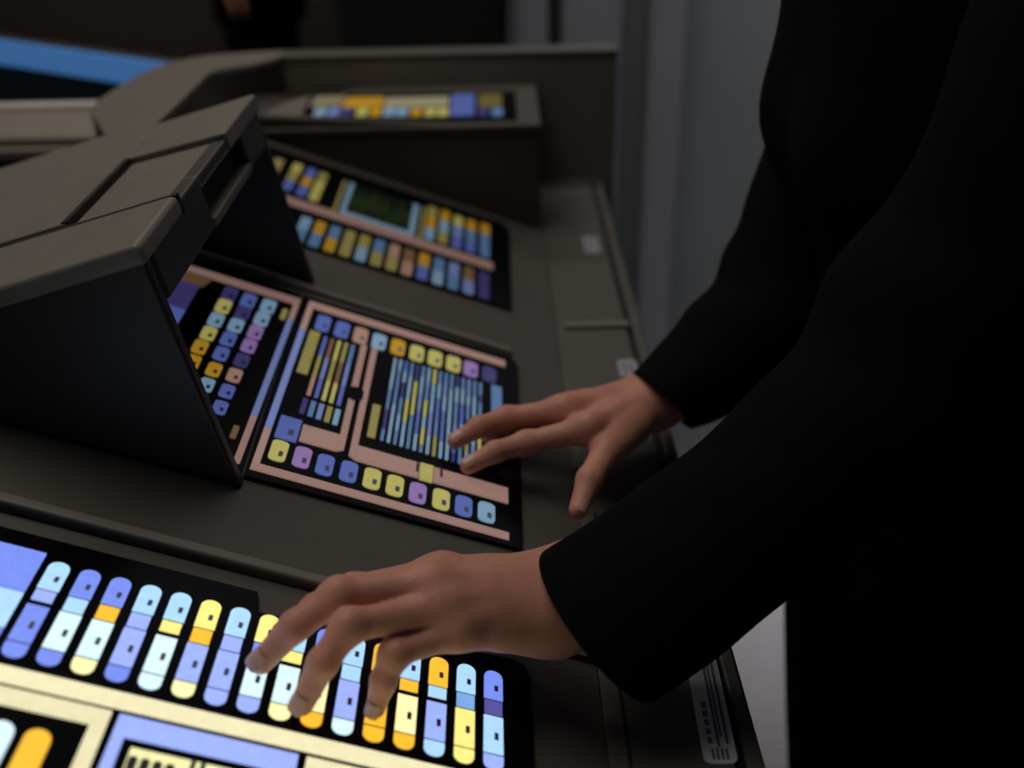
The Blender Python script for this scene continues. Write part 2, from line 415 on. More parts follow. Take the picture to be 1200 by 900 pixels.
ptop = npan.to(72, 656); pbot = npan.to(18, 766); p15 = npan.to(578, 791)
X0, X15 = (npan.to(72, 656)[0]+npan.to(18, 766)[0])/2, p15[0]
YTt = (ptop[1]+p15[1])/2; YBt = (pbot[1]+npan.to(252, 827)[1]+npan.to(435, 874)[1])/3
HW = .0051
for i, (ct, cs, cm, ce, gap) in enumerate(npl):
    x = X0+(X15-X0)*i/15.0; Lp = YTt-YBt
    key = desk_poly('key', rrect(x, (YTt+YBt)/2, HW*2+.0014, Lp+.0014, HW+.0007, 4), npan.z0, npan.z0+.0005, GLASS, npan.e)
    cuts = [0, .315, .475, .855, 1.0]
    for j, cl in enumerate((ct, cs, cm, ce)):
        ya_, yb_ = YTt-Lp*cuts[j], YTt-Lp*cuts[j+1]
        ya_ -= .0007 if j else 0; yb_ += .0007 if j < 3 else 0
        if gap and j == 1: yb_ += .0022
        hw = HW*(.93 if j == 1 else 1)
        pts = rrect(x, (ya_+yb_)/2, hw*2, ya_-yb_, HW*.98 if j in (0, 3) else .0003, 5, (j == 0, j == 0, j == 3, j == 3))
        sg = npan.poly('key_segment', pts, cl, key, z0=npan.z0+.0005)
        if j in (0, 2): desk_poly('print', rrect(x+.0015, ya_-(ya_-yb_)*(.62 if j == 0 else .55), .0022, (ya_-yb_)*.2, .0003, 1), npan.z1, npan.z1+.0001, FPR, key, npan.fr)
# wide block at the far left of the row
xl = X0-.0155
for (ya_, yb_, cl) in ((YTt+.004, YTt-.026, 'B'), (YTt-.0275, YTt-.052, 'L'), (YTt-.0535, YBt, 'B')):
    npan.poly('key_segment', [(xl-.022, yb_), (xl+.0065, yb_), (xl+.0065, ya_), (xl-.022, ya_)], cl)
# long pale bars
def yat(px, py): return float(npan.to(px, py)[1])
yb1a, yb1b = (yat(0, 776)+yat(360, 865))/2, (yat(0, 796)+yat(360, 883))/2
xr = float(npan.to(560, 925)[0])
npan.poly('bar', [(-.33, yb1b), (xr, yb1b), (xr, yb1a), (-.33, yb1a)], 'E', k=.92)
yb2a = yb1b-.0026; yb2b = (yat(0, 824)+yat(114, 851))/2
xs1 = (float(npan.to(132, 833)[0])); xs0 = xs1-.0068
npan.poly('bar', [(-.33, yb2b), (xs0-.0002, yb2b), (xs0-.0002, yb2a), (-.33, yb2a)], 'E', k=.85)
npan.poly('bar', [(xs0, .176), (xs1, .176), (xs1, yb2a), (xs0, yb2a)], 'E', k=.85)
for px in ((3, 845), (46, 855)):
    m_ = npan.to(*px); npan.poly('key', rrect(float(m_[0])+.0010, float(m_[1])-.030, .0108, .060, .0053, 4), 'W' if px[0] < 20 else 'O')
# framed readout
xf0 = float(npan.to(141, 836)[0]); xf1 = float(npan.to(349, 888)[0]); yf = yb2a-.0006; yfi = yf-.0118
npan.poly('readout_frame', [(xf0, .176), (xf0+.0052, .176), (xf0+.0052, yf), (xf0, yf)], 'V')
npan.poly('readout_frame', [(xf0+.0052, yfi), (xf1, yfi), (xf1, yf), (xf0+.0052, yf)], 'V')
ms = npan.poly('readout_screen', [(xf0+.0095, .182), (xf1-.004, .182), (xf1-.004, yfi-.0052), (xf0+.0095, yfi-.0052)], 'C', k=.9)
gx = xf0+.012
for i in range(4):     # a line of bold dark characters, cut by the frame in the photograph
    desk_poly('print', rrect(gx+.0052*i, yfi-.0150, .0040, .011, .0017, 3), npan.z1, npan.z1+.00015, PRINT, ms)
for i in range(2):
    desk_poly('print', rrect(gx+.0245+.0042*i, yfi-.0120, .0022, .0155, .0006, 2), npan.z1, npan.z1+.00015, PRINT, ms)
npan.poly('bar', [(xf1+.004, .176), (xr, .176), (xr, yf), (xf1+.004, yf)], 'E', k=.9)

# ---- middle panel
z4 = lambda x, y: (x/2.811+270, y/2.811+340)
mp = Panel('touch_display', 'pink framed panel with striped readouts under the outstretched fingertips', [(354, 349), (598, 420), (606, 432), (611, 648), (284, 561)], .35)
def fx(px, py): return float(mp.to(px, py)[0])
def fy(px, py): return float(mp.to(px, py)[1])
xL = (fx(364, 358)+fx(289, 549))/2; xR = fx(590, 428); yT = (fy(363, 357)+fy(590, 428))/2; yBm = (fy(288, 551)+fy(588, 638))/2
tk = .0046; tb = .010
mp.poly('frame_bar', [(xL, yT-tb), (xR, yT-tb), (xR, yT), (xL, yT)], 'K')
mp.poly('frame_bar', [(xL, yBm), (xR, yBm), (xR, yBm+tb*.75), (xL, yBm+tb*.75)], 'K')
yv1, yv2 = yT-.052, yBm+.050
for (ya_, yb_, cl) in ((yT-tb-.0003, yv1, 'K'), (yv1-.0006, yv2, 'V'), (yv2-.0006, yBm+tb*.75+.0003, 'K')):
    mp.poly('frame_bar', [(xL, yb_), (xL+tk, yb_), (xL+tk, ya_), (xL, ya_)], cl, k=1.15)
for (x, y), cl in zip([(302, 122), (364, 143), (425, 162), (486, 182), (548, 200), (610, 220), (670, 237), (730, 255), (787, 272), (848, 290)], 'BBSLOYYYPD'):
    mp.key(*z4(x, y), 16.0, 16.5, cl, r=.34, k=1.1)
for (x, y), cl in zip([(155, 543), (232, 565), (307, 590), (385, 612), (462, 635), (537, 658), (612, 682), (689, 703), (763, 725), (838, 745)], 'YPBBYYPYBL'):
    mp.key(*z4(x, y), 19.5, 22.5, cl, r=.34, k=1.15)
# left striped readout
def run(p_far, p_near, wpx, cols, frs): 
    a, b = mp.to(*z4(*p_far)), mp.to(*z4(*p_near)); x = float(a[0]+b[0])/2
    hw = mp.size(*z4(*p_near), wpx/2.811, 5)[1]/2; mp.seg(x, float(a[1]), float(b[1]), hw, cols, frs)
run((270, 148), (238, 288), 36, 'G', [1])
for i, cols in enumerate(('BGS', 'NVB', 'YGY', 'GNY', 'TVB')):
    t = i/4
    run((302+t*100, 165+t*30), (262+t*88, 362+t*30), 13, cols, [.35, .35, .3])
for i, cl in enumerate('DTVGL'): run((244+27*i, 372+9*i), (230+27*i, 420+9*i), 17, cl, [1])
# bent pink frames around the readouts
xa1 = (fx(*z4(437, 205))+fx(*z4(372, 500)))/2; xa2 = (fx(*z4(466, 212))+fx(*z4(400, 520)))/2
yel = fy(*z4(300, 475)); yel2 = fy(*z4(300, 532)); ytopd = fy(*z4(440, 195))
mp.poly('frame_bar', [(xa1-.0032, yel2), (xa1+.0014, yel2+.004), (xa1+.0014, ytopd), (xa1-.0032, ytopd)], 'K')
mp.poly('frame_bar', [(fx(*z4(228, 485)), yel2), (xa1-.0034, yel2), (xa1-.0034, yel), (fx(*z4(228, 485)), yel)], 'K')
mp.key(*z4(187, 470), 25, 25, 'B', r=.05)
yr1 = fy(*z4(640, 590)); yr2 = fy(*z4(640, 640))
mp.poly('frame_bar', [(xa2-.0014, yr2+.004), (xa2+.0032, yr2), (xa2+.0032, ytopd), (xa2-.0014, ytopd)], 'K')
xq1, xq2 = fx(*z4(620, 600)), fx(*z4(662, 612))
mp.poly('frame_bar', [(xa2+.0034, yr2), (xq1-.0006, yr2), (xq1-.0006, yr1), (xa2+.0034, yr1)], 'K')
o_ = mp.poly('key', [(xq1, yr2-.001), (xq2, yr2-.001), (xq2, yr1+.001), (xq1, yr1+.001)], 'Y')
mp.poly('frame_bar', [(xq2+.0006, yr2), (xR, yr2), (xR, yr1), (xq2+.0006, yr1)], 'K')
for px in ((612, 588), (690, 606)):
    q_ = mp.to(*z4(*px)); desk_poly('print', rrect(float(q_[0]), float(q_[1])-.004, .0018, .011, .0004, 1), mp.z1, mp.z1+.00015, PRINT, mp.e)
q_ = mp.to(*z4(412, 358)); desk_poly('round_socket', rrect(float(q_[0])-.001, float(q_[1]), .011, .020, .0055, 5), mp.z1, mp.z1+.0004, GLASS, mp.e)
# right striped readout: sixteen columns of blue and yellow lengths
rr_ = random.Random(11)
for i in range(16):
    t = i/15
    n_ = rr_.randint(5, 7); cols = ''.join(rr_.choice('TLTLVTLBTLTGYTLD') for _ in range(n_))
    q = [rr_.uniform(.6, 1.5) for _ in range(n_)]; sm = sum(q)
    run((541+t*290, 238+t*84), (492+t*308, 508+t*92), 10.0, cols, [a/sm for a in q])
run((478, 392), (458, 498), 26, 'G', [1])
run((876, 330), (868, 425), 34, 'T', [1])

# ---- left panel under the hood
z3 = lambda x, y: (x/3.75+170, y/3.75+290)
lp = Panel('touch_display', 'pink framed panel with three columns of small keys under the hood', [(150, 290), (352, 348), (280, 560), (60, 494)], .32)
gx_ = lambda x, y: float(lp.to(*z3(x, y))[0]); gy_ = lambda x, y: float(lp.to(*z3(x, y))[1])
xRl = (gx_(688, 250)+gx_(440, 860))/2; yTl = (gy_(30, 55)+gy_(688, 240))/2
lp.poly('frame_bar', [(-.30, yTl-.011), (xRl, yTl-.011), (xRl, yTl), (-.30, yTl)], 'K', k=.8)
for (a, b, cl) in ((yTl-.0113, yTl-.040, 'K'), (yTl-.0406, yTl-.192, 'V'), (yTl-.1926, yTl-.25, 'K')):
    lp.poly('frame_bar', [(xRl-.0042, b), (xRl, b), (xRl, a), (xRl-.0042, a)], cl)
xk = gx_(215, 245)
lp.poly('frame_bar', [(-.30, yTl-.030), (xk, yTl-.030), (xk+.004, yTl-.0113), (-.30, yTl-.0113)], 'N', k=.7)
lp.poly('frame_bar', [(-.30, yTl-.075), (xk-.002, yTl-.075), (xk-.002, yTl-.031), (-.30, yTl-.031)], 'D')
lp.poly('frame_bar', [(-.30, yTl-.13), (xk-.002, yTl-.13), (xk-.002, yTl-.076), (-.30, yTl-.076)], 'B')
for col, cl in (([(368, 222), (340, 275), (308, 335), (275, 395), (237, 455), (205, 520)], 'DYLYOO'),
                ([(450, 250), (425, 305), (395, 360), (362, 420), (330, 485), (298, 555), (266, 622), (234, 690)], 'BDLBBOLB'),
                ([(537, 275), (508, 332), (480, 390), (452, 450), (420, 515), (388, 580), (355, 650), (325, 722)], 'LLPPDSBB')):
    for (x, y), c_ in zip(col, cl): lp.key(*z3(x, y), 16, 14, c_, r=.3)
lp.key(*z3(605, 310), 6, 11, 'G', mark=False); lp.key(*z3(388, 830), 7, 14, 'N', mark=False)

# ---- far panel: two rows of split keys around a dark graph screen
z5 = lambda x, y: (x/3.529+300, y/3.529+160)
fp = Panel('touch_display', 'dim panel with a green graph screen between rows of split keys', [(300, 166), (590, 262), (597, 270), (600, 363), (300, 270)], .205, h=-.0026)
def far_key(x, y0, y1, wpx, cols):
    a, b = fp.to(*z5(x+8, y0)), fp.to(*z5(x-8, y1)); xm = float(a[0]+b[0])/2; hw = fp.size(*z5(x, (y0+y1)/2), wpx/3.529, 5)[1]/2
    n_ = len(cols); L_ = float(a[1]-b[1])
    k_ = desk_poly('key', rrect(xm, float(a[1]+b[1])/2, hw*2+.001, L_+.001, hw*.6), fp.z0, fp.z0+.0004, GLASS, fp.e)
    for j, cl in enumerate(cols):
        ya_, yb_ = float(a[1])-L_*j/n_, float(a[1])-L_*(j+1)/n_
        fp.poly('key_segment', rrect(xm, (ya_+yb_)/2, hw*2, ya_-yb_-.001, hw*.5, 3, (j == 0, j == 0, j == n_-1, j == n_-1)), cl, k_, z0=fp.z0+.0004)
for x, y0, y1, cols in ((85, 95, 150, 'GG'), (150, 112, 232, 'YGB'), (208, 132, 255, 'BOB'), (258, 150, 275, 'GYY'),
                        (722, 295, 432, 'GOL'), (776, 312, 445, 'OLG'), (832, 335, 465, 'YVB'), (887, 352, 482, 'OTB'), (945, 368, 500, 'OTT')):
    far_key(x, y0, y1, 38, cols)
for i, cols in enumerate(('LT', 'OT', 'TO', 'GG', 'GL', 'TG', 'SG', 'NS', 'OB', 'TL', 'VT', 'NV', 'DD')):
    t = i/12; far_key(190+t*750, 335+t*232, 445+t*228, 43, cols)
xb0, xb1 = float(fp.to(*z5(140, 275))[0]), float(fp.to(*z5(978, 540))[0]); ybt = (float(fp.to(*z5(145, 262))[1])+float(fp.to(*z5(975, 520))[1]))/2
fp.poly('bar', [(xb0-.05, ybt-.019), (xb1, ybt-.019), (xb1, ybt), (xb0-.05, ybt)], 'K', k=.9)
# graph screen: pale frame, dark field with green traces
fpx = lambda x, y: fp.to(*z5(x, y))
g0, g1 = float(fpx(385, 262)[0]), float(fpx(640, 340)[0]); gt, gb = float(fpx(500, 232)[1]), ybt+.010
fp.poly('screen_frame', [(g0-.005, gb), (g0, gb), (g0, gt), (g0-.005, gt)], 'L'); fp.poly('screen_frame', [(g1, gb), (g1+.006, gb), (g1+.006, gt), (g1, gt)], 'L')
fp.poly('screen_frame', [(g0-.005, gb-.009), (g1+.006, gb-.009), (g1+.006, gb-.0003), (g0-.005, gb-.0003)], 'L')
for xx in (g0-.010, g1+.012): fp.poly('bar', [(xx-.0016, ybt+.002), (xx+.0016, ybt+.002), (xx+.0016, gt), (xx-.0016, gt)], 'G')
SCR = mat('graph_screen_dark', (.006, .014, .008), .3)
sc = desk_poly('graph_screen', [(g0+.0003, gb), (g1-.0003, gb), (g1-.0003, gt), (g0+.0003, gt)], fp.z0, fp.z0+.0006, SCR, fp.e, fp.fr)
PAL['g'] = (96, 130, 60)
for i in range(15):
    x = g0+.003+(g1-g0-.006)*i/14
    for _ in range(3):
        a = rr_.uniform(gb+.004, gt-.03); l_ = rr_.uniform(.008, .028)
        fp.poly('trace', [(x-.0005, a), (x+.0005, a), (x+.0005, a+l_), (x-.0005, a+l_)], 'g', sc, k=.75, z0=fp.z0+.0006)

# ---- light panel on top of the far hood
tf = lambda x, y, h=0: np.array([x, y, ZT-.0055+h])
tz = lambda x, y: pZ(x, y, ZT-.004)[:2]
z7 = lambda x, y: (x/2.609+300, y/2.609)
fl = Panel('touch_display', 'narrow level light panel on top of the far hood', [tuple((0, 0))]*0+[(0, 0), (1, 0), (1, 1), (0, 1)], .31, fr=tf,
           to=lambda x, y: np.array([xa+.001+(xb-xa-.002)*x, ya+.001+(yb-ya-.002)*y]) if x <= 1 and y <= 1 else tz(x, y))
def tbar(x0, x1, y0, y1, cl, name='bar', k=1.0):
    p0 = tz(*z7((x0+x1)/2, y1)); p1 = tz(*z7((x0+x1)/2, y0)); a = tz(*z7(x0, y1)); b = tz(*z7(x1, y1)); c = tz(*z7(x0, y0)); d = tz(*z7(x1, y0))
    xx0, xx1 = max(xa+.004, float(a[0]+c[0])/2), float(b[0]+d[0])/2
    return fl.poly(name, rrect((xx0+xx1)/2, float(p0[1]+p1[1])/2, xx1-xx0, float(p1[1]-p0[1]), .003, 2), cl, k=k)
tbar(150, 268, 300, 332, 'E', k=.35); tbar(272, 388, 303, 334, 'O'); tbar(394, 590, 303, 332, 'E', k=.6); tbar(597, 668, 294, 358, 'B'); tbar(680, 752, 294, 333, 'G', k=.3)
for x, cl in zip((197, 238, 278, 325, 367, 408, 447, 490, 533, 572, 694, 738), 'LVDYOLLOYYDT'):
    tbar(x-17, x+17, 337, 359, cl, 'key')

# ------------------------------------------------------------------ people
def hand_field(Fd, h, k_palm=.013):
    W, lat, back = np.array(h['wrist']), unit(h['lat']), unit(h['back'])
    mc = h['fingers']; nf = len(mc); palm = None
    for i, fg in enumerate(mc):
        o = (nf-1)/2-i
        car = W + lat*(.0085*o) - back*.001
        d = Fd.cap(car, fg['j'][0]-back*.002, .0150, .0108*fg['s'])
        palm = d if palm is None else smin(palm, d, k_palm)
    E_ = np.array(h['elbow']); ax = unit(E_-W)
    for o in (-.5, .5):
        d = Fd.cap(W+lat*.021*o*h['g']-ax*.006, W+lat*.026*o*h['g']+ax*.12, .0175*h['g'], .0215*h['g']); palm = smin(palm, d, .014)
    # flesh of the heel of the hand
    palm = smin(palm, Fd.cap(W-back*.006-lat*.014, mc[-1]['j'][0]*.55+W*.45-back*.008, .0125, .0115), .012)
    th = h['thumb']
    t_d = Fd.cap(th[0], th[1], .0140, .0112); t_d = smin(t_d, Fd.cap(th[1], th[2], .0106, .0088), .006)
    t_d = smin(t_d, Fd.cap(th[2], th[3], .0091, .0068), .005)
    palm = smin(palm, Fd.cap(th[0]*.4+th[1]*.6, mc[0]['j'][0]*.6+W*.4, .0085, .0075), .014)
    res = smin(palm, t_d, .011)
    for fg in mc:                           # tendons and knuckles show on the back of the hand
        j = fg['j']; s_ = fg['s']
        kn = Fd.cap(j[0]+back*.0022*s_, j[0]*.9+j[1]*.1+back*.0020*s_, .0090*s_, .0088*s_)
        tn = Fd.cap(W*.42+j[0]*.58+back*.0090, j[0]+back*.0058, .0022, .0034)
        palm = smin(palm, kn, .009); palm = smin(palm, tn, .008)
    res = smin(res, palm, .0015)
    for fg in mc:
        j = fg['j']; s_ = fg['s']; r = fg['r']
        d = Fd.cap(j[0], j[1], r[0]*1.02, r[1]*.93)
        d = smin(d, Fd.cap(j[1]-back*.0004, j[1]*.93+j[2]*.07, r[1]*1.04, r[1]*1.0), .005)
        d = smin(d, Fd.cap(j[1], j[2], r[1]*.97, r[2]), .004)
        d = smin(d, Fd.cap(j[2], j[3], r[2]*1.0, r[3]), .004)
        res = smin(res, smin(palm, d, .0075), .0016)
    return res
def make_hand(h, step_=.0013):
    pts = [np.array(h['wrist'])]+[p for fg in h['fingers'] for p in fg['j']]+list(h['thumb'])
    W = np.array(h['wrist']); ax = unit(np.array(h['elbow'])-W); pts.append(W+ax*.10)
    P = np.array(pts); Fd = Field(P.min(0)-.032, P.max(0)+.032, step_)
    V, Fa = surface_nets(hand_field(Fd, h), Fd.lo, step_)
    return V, Fa
def dip(pip, tip, up, bend=.005, q=.56): return pip*(1-q)+tip*q+np.array(up)*bend
def finger(mcp, pip, tip, s, up, bend=.005):
    mcp, pip, tip = [np.array(a, float) for a in (mcp, pip, tip)]
    return dict(j=[mcp, pip, dip(pip, tip, up, bend), tip], s=s, r=[.0098*s, .0088*s, .0077*s, .0062*s])
def nail(fg, up, s):
    a, b = fg[2], fg[3]; ax = unit(b-a); up = unit(np.array(up)-ax*(np.array(up) @ ax)); sd = np.cross(ax, up)
    c = b-ax*.001; v = []; f = []; n1, n2 = 6, 6
    for i in range(n1+1):
        for j in range(n2+1):
            u_ = i/n1*2-1; t_ = j/n2*2-1; ww = .0051*s*(1-.25*max(0, abs(u_))**3)
            rr = .0069*s
            p = c+ax*(.0052*s*u_)+sd*ww*t_+up*(math.sqrt(max(rr*rr-(ww*t_)**2, 0))*1.0+.0005-.0006*(u_ > .7))
            v.append(p)
    for i in range(n1):
        for j in range(n2): f.append((i*(n2+1)+j, i*(n2+1)+j+1, (i+1)*(n2+1)+j+1, (i+1)*(n2+1)+j))
    return v, f
# left hand of the operator, spread over the near panel
ZP = -.0036+.0042
up1 = np.array([0.10, -.28, .95])
A_m, A_p, A_t = pD(506, 687, .054), pD(397, 697, .046), pD(306, 776, ZP+.0064)
B_m, B_p, B_t = pD(524, 712, .051), pD(409, 733, .045), pD(354, 825, ZP+.0062)
C_m, C_p, C_t = pD(540, 738, .045), pD(462, 766, .036), pD(440, 830, ZP+.0056)
I_m = A_m+np.array([.004, .0200, -.0085]); I_p = A_p+np.array([.004, .0185, -.0130]); It = A_t+np.array([.007, .020, 0]); I_t = DP(It[0], It[1], ZP+.0064)
I_t[2] = desk_z(I_t[0])+.0064/math.cos(TILT)+.006
W1 = pD(652, 702, .050)
EL1 = pF(1115, 430, .60)
near_hand = dict(g=.97, wrist=W1, elbow=EL1, lat=(-.10, .97, .25), back=up1,
    fingers=[finger(I_m, I_p, I_t, .98, up1), finger(A_m, A_p, A_t, 1.02, up1, .006), finger(B_m, B_p, B_t, .97, up1, .006), finger(C_m, C_p, C_t, .84, up1, .004)],
    thumb=[W1+np.array([-.022, .018, -.010]), W1+np.array([-.045, .024, -.018]), W1+np.array([-.066, .026, -.010]), W1+np.array([-.082, .024, -.004])])
# right hand, two fingertips on the middle panel, thumb hanging
up2 = np.array([0.15, -.15, .97])
fA_t, fA_p, fA_m = pD(534, 517, .0042+.0068), pD(594, 490, .030), pD(662, 481, .050)
fB_t, fB_p, fB_m = pD(549, 546, .0042+.0068), pD(617, 519, .031), pD(690, 502, .055)
fR_m = fA_m+np.array([.006, .020, -.010]); fR_p = fA_p+np.array([.012, .018, -.012]); fR_t = fA_t+np.array([.020, .020, 0]); fR_t = DP(fR_t[0], fR_t[1], .0115)
fK_m = fR_m+np.array([.010, .018, -.008]); fK_p = fR_p+np.array([.020, .017, -.003]); fK_t = DP(fR_t[0]+.022, fR_t[1]+.016, .0110)
W2 = pD(772, 466, .068); EL2 = pF(960, 350, .88)
far_hand = dict(g=.98, wrist=W2, elbow=EL2, lat=(-.30, -.92, .05), back=up2,
    fingers=[finger(fB_m, fB_p, fB_t, .98, up2, .004), finger(fA_m, fA_p, fA_t, 1.0, up2, .004), finger(fR_m, fR_p, fR_t, .94, up2, .004), finger(fK_m, fK_p, fK_t, .82, up2, .003)],
    thumb=[pD(742, 500, .058), pD(712, 527, .050), pD(691, 562, .040), pD(678, 597, .028)])
VH1, FH1 = make_hand(near_hand); VH2, FH2 = make_hand(far_hand)

def loft(rings, cap=(1, 1)):
    n = len(rings[0]); v = [p for r in rings for p in r]; f = []
    for i in range(len(rings)-1):
        for j in range(n): f.append((i*n+j, i*n+(j+1) % n, (i+1)*n+(j+1) % n, (i+1)*n+j))
    if cap[0]: f.append(tuple(range(n))[::-1])
    if cap[1]: f.append(tuple((len(rings)-1)*n+j for j in range(n)))
    return v, f
def join(parts):
    v = []; f = []
    for pv, pf in parts:
        o = len(v); v += [tuple(p) for p in pv]; f += [tuple(int(i)+o for i in q) for q in pf]
    return v, f
def sleeve(st, folds, seed, n=48, m=6):
    """st: (upper outline pixel, lower outline pixel, depth of the middle, half thickness)"""
    rg = random.Random(seed); ctrl = []
    for (u_, l_, d, b_) in st:
        p, q = pF(*u_, d), pF(*l_, d); ctrl.append(np.concatenate([(p+q)/2, (p-q)/2, [b_]]))
    K = catmull(ctrl, m); cen = K[:, :3]; rings = []
    ph = [rg.uniform(0, 6.3) for _ in range(6)]
    for i in range(len(K)):
        t = unit(cen[min(i+1, len(K)-1)]-cen[max(i-1, 0)]); a1 = K[i, 3:6]; a2 = unit(np.cross(a1, t))*K[i, 6]
        s_ = i/(len(K)-1); ring = []; tl = .015*max(0, 1-i/m); sg = -1 if a2 @ _fw > 0 else 1
        amp = folds*min(1, s_*4)
        for j in range(n):
            th = 2*math.pi*j/n
            wv = amp*(math.sin(13*s_*3+2*math.sin(th+ph[0])+ph[1])*.5+math.sin(22*s_+3*th+ph[2])*.35+math.sin(31*s_-2*th+ph[3])*.3)
            ring.append(cen[i]+(a1*math.cos(th)+a2*math.sin(th))*(1+wv)-t*(tl*sg*math.sin(th)))
        rings.append(ring)
    c0 = cen[0]; ti = unit(cen[2]-cen[0])
    inner = [[c0+(np.array(p)-c0)*.93+ti*dd for p in rings[0]] for dd in (.001, .012, .04)]
    inner[2] = [c0+(np.array(p)-c0)*.85+ti*.05 for p in rings[0]]
    return loft(inner[::-1]+rings, (1, 1))
near_sl = sleeve([((631, 650), (768, 817), .592, .046), ((700, 606), (838, 768), .595, .049), ((785, 545), (918, 700), .597, .050), ((872, 468), (1010, 625), .60, .051),
                  ((940, 395), (1110, 560), .60, .053), ((978, 300), (1210, 470), .595, .056), ((1055, 225), (1300, 330), .58, .058), ((1110, 90), (1350, 170), .55, .058), ((1170, -60), (1400, -20), .52, .056), ((1260, -230), (1440, -230), .49, .05)], .03, 1)
far_sl = sleeve([((741, 437), (810, 503), .826, .044), ((772, 405), (850, 490), .835, .046), ((803, 365), (900, 465), .845, .046), ((838, 326), (960, 430), .86, .044),
                 ((856, 278), (1010, 375), .868, .047), ((880, 220), (1050, 290), .865, .050), ((915, 120), (1075, 170), .85, .052), ((960, 0), (1100, 40), .835, .052), ((1000, -180), (1120, -150), .82, .045)], .035, 5)
# torso and jacket
tor = []
for z, cx, cy, fr_, bk, ry in ((.42, .40, .735, .105, .125, .165), (.60, .40, .735, .130, .135, .175), (.80, .39, .735, .143, .135, .180), (.90, .388, .735, .143, .13, .178), (1.0, .380, .735, .138, .115, .168), (1.08, .365, .735, .125, .11, .155), (1.16, .352, .735, .135, .11, .160),
                       (1.24, .340, .735, .140, .115, .170), (1.32, .335, .735, .142, .115, .180), (1.40, .335, .735, .115, .11, .190), (1.46, .338, .735, .085, .095, .150), (1.50, .335, .735, .06, .065, .065)):
    tor.append((z, cx, cy, fr_, bk, ry))
TK = catmull(tor, 5); trings = []
for z, cx, cy, fr_, bk, ry in TK:
    ring = []
    for j in range(64):
        th = 2*math.pi*j/64; c_, s_ = math.cos(th), math.sin(th)
        x = -fr_*c_ if c_ > 0 else -bk*c_; y = ry*s_
        if c_ > 0:
            for cyb in (-.072, .072): x -= .028*math.exp(-((y-cyb)/.055)**2-((z-1.195)/.06)**2)
        x += .004*math.sin(z*40+5*th)*max(0, c_)*math.exp(-((z-1.08)/.09)**2)
        ring.append((cx+x+.006, cy+y, z))
    trings.append(ring)
jk = join([near_sl, far_sl, loft(trings)])
per = thing('person', (.385, .735, 0), 'person in a black long-sleeved jacket reaching both hands onto the console', 'person')
# head, neck, forearms: the rest of the body (mostly out of the picture)
Fd = Field((.17, .60, 1.44), (.46, .87, 1.80), .005)
d = Fd.ell((.325, .735, 1.685), (.094, .075, .098)); d = smin(d, Fd.ell((.285, .735, 1.625), (.062, .056, .062)), .03)
d = smin(d, Fd.cap((.345, .735, 1.46), (.335, .735, 1.60), .058, .052), .03)
d = smin(d, Fd.cap((.236, .735, 1.675), (.215, .735, 1.640), .008, .012), .012)
d = smin(d, Fd.cap((.232, .720, 1.600), (.232, .750, 1.600), .008, .008), .008)
for sy in (-1, 1):
    d = np.maximum(d, -Fd.ell((.228, .735+sy*.030, 1.677), (.012, .016, .010))); d = smin(d, Fd.ell((.247, .735+sy*.030, 1.676), (.014, .014, .012)), .003)
    d = smin(d, Fd.ell((.335, .735+sy*.076, 1.660), (.018, .008, .030)), .006)
VHD, FHD = surface_nets(d, Fd.lo, .005)
bt = [[(cx*.0+.36+(x-.36)*.9, .735+(y-.735)*.9, z) for x, y, z in r] for r, (z0, cx, cy, a, b, c) in zip(trings, TK)]
bv, bf = join([(VH1, FH1), (VH2, FH2), (VHD, FHD), loft(bt[3:-4])])
mesh('body', bv, bf, SKIN, per, True)
o = mesh('jacket', *jk, CLOTH, per, True)
sb = o.modifiers.new('subdivision', 'SUBSURF'); sb.levels = 1; sb.render_levels = 1
for fg, s_ in [(f_['j'], f_['s']) for f_ in near_hand['fingers']]: mesh('fingernail', *nail(fg, up1, s_), NAIL, per, True)
for fg, s_ in [(f_['j'], f_['s']) for f_ in far_hand['fingers']]: mesh('fingernail', *nail(fg, up2, s_), NAIL, per, True)
mesh('fingernail', *nail(far_hand['thumb'], (.35, -.80, .45), .98), NAIL, per, True)
def limb(pts, n=20):
    K = catmull(pts, 4); return loft([[(x+rx*math.cos(2*math.pi*j/n), y+ry*math.sin(2*math.pi*j/n), z) for j in range(n)] for x, y, z, rx, ry in K])
def trousers(parent, ox, oy, sx, m=TROUS):
    parts = [limb([(ox, oy+s*.085, .055, .055, .05), (ox, oy+s*.085, .30, .06, .058), (ox, oy+s*.085, .52, .068, .066), (ox, oy+s*.088, .80, .088, .09), (ox, oy+s*.07, .95, .115, .10)]) for s in (-1, 1)]
    parts.append(limb([(ox, oy, .82, .10, .13), (ox, oy, .92, .125, .165), (ox, oy, 1.0, .118, .155)]))
    mesh('trousers', *join(parts), m, parent, True)
    for s in (-1, 1):
        rr = []
        for k in range(9):
            t = k/8; x = ox-sx*.15+sx*.24*t*1.0; wd = .043*math.sin(math.pi*min(.97, .12+t*.80))**.5; hh = .05+.03*t
            rr.append([(x, oy+s*.085+wd*math.cos(a), .0015+max(0, hh*(.5+.5*math.sin(a)))) for a in [2*math.pi*j/16 for j in range(16)]])
        mesh('shoe', *loft(rr), SHOE, parent, True)
trousers(per, .39, .735, 1)
hr = [[(.352+(.098+.004*math.sin(3*z*9))*s_*math.cos(a)*1.0, .735+.088*s_*math.sin(a), z) for a in [2*math.pi*j/24 for j in range(24)]] for z, s_ in ((1.60, .80), (1.64, .97), (1.69, 1.04), (1.74, .98), (1.78, .70), (1.80, .25))]
mesh('hair', *loft(hr), HAIR, per, True)

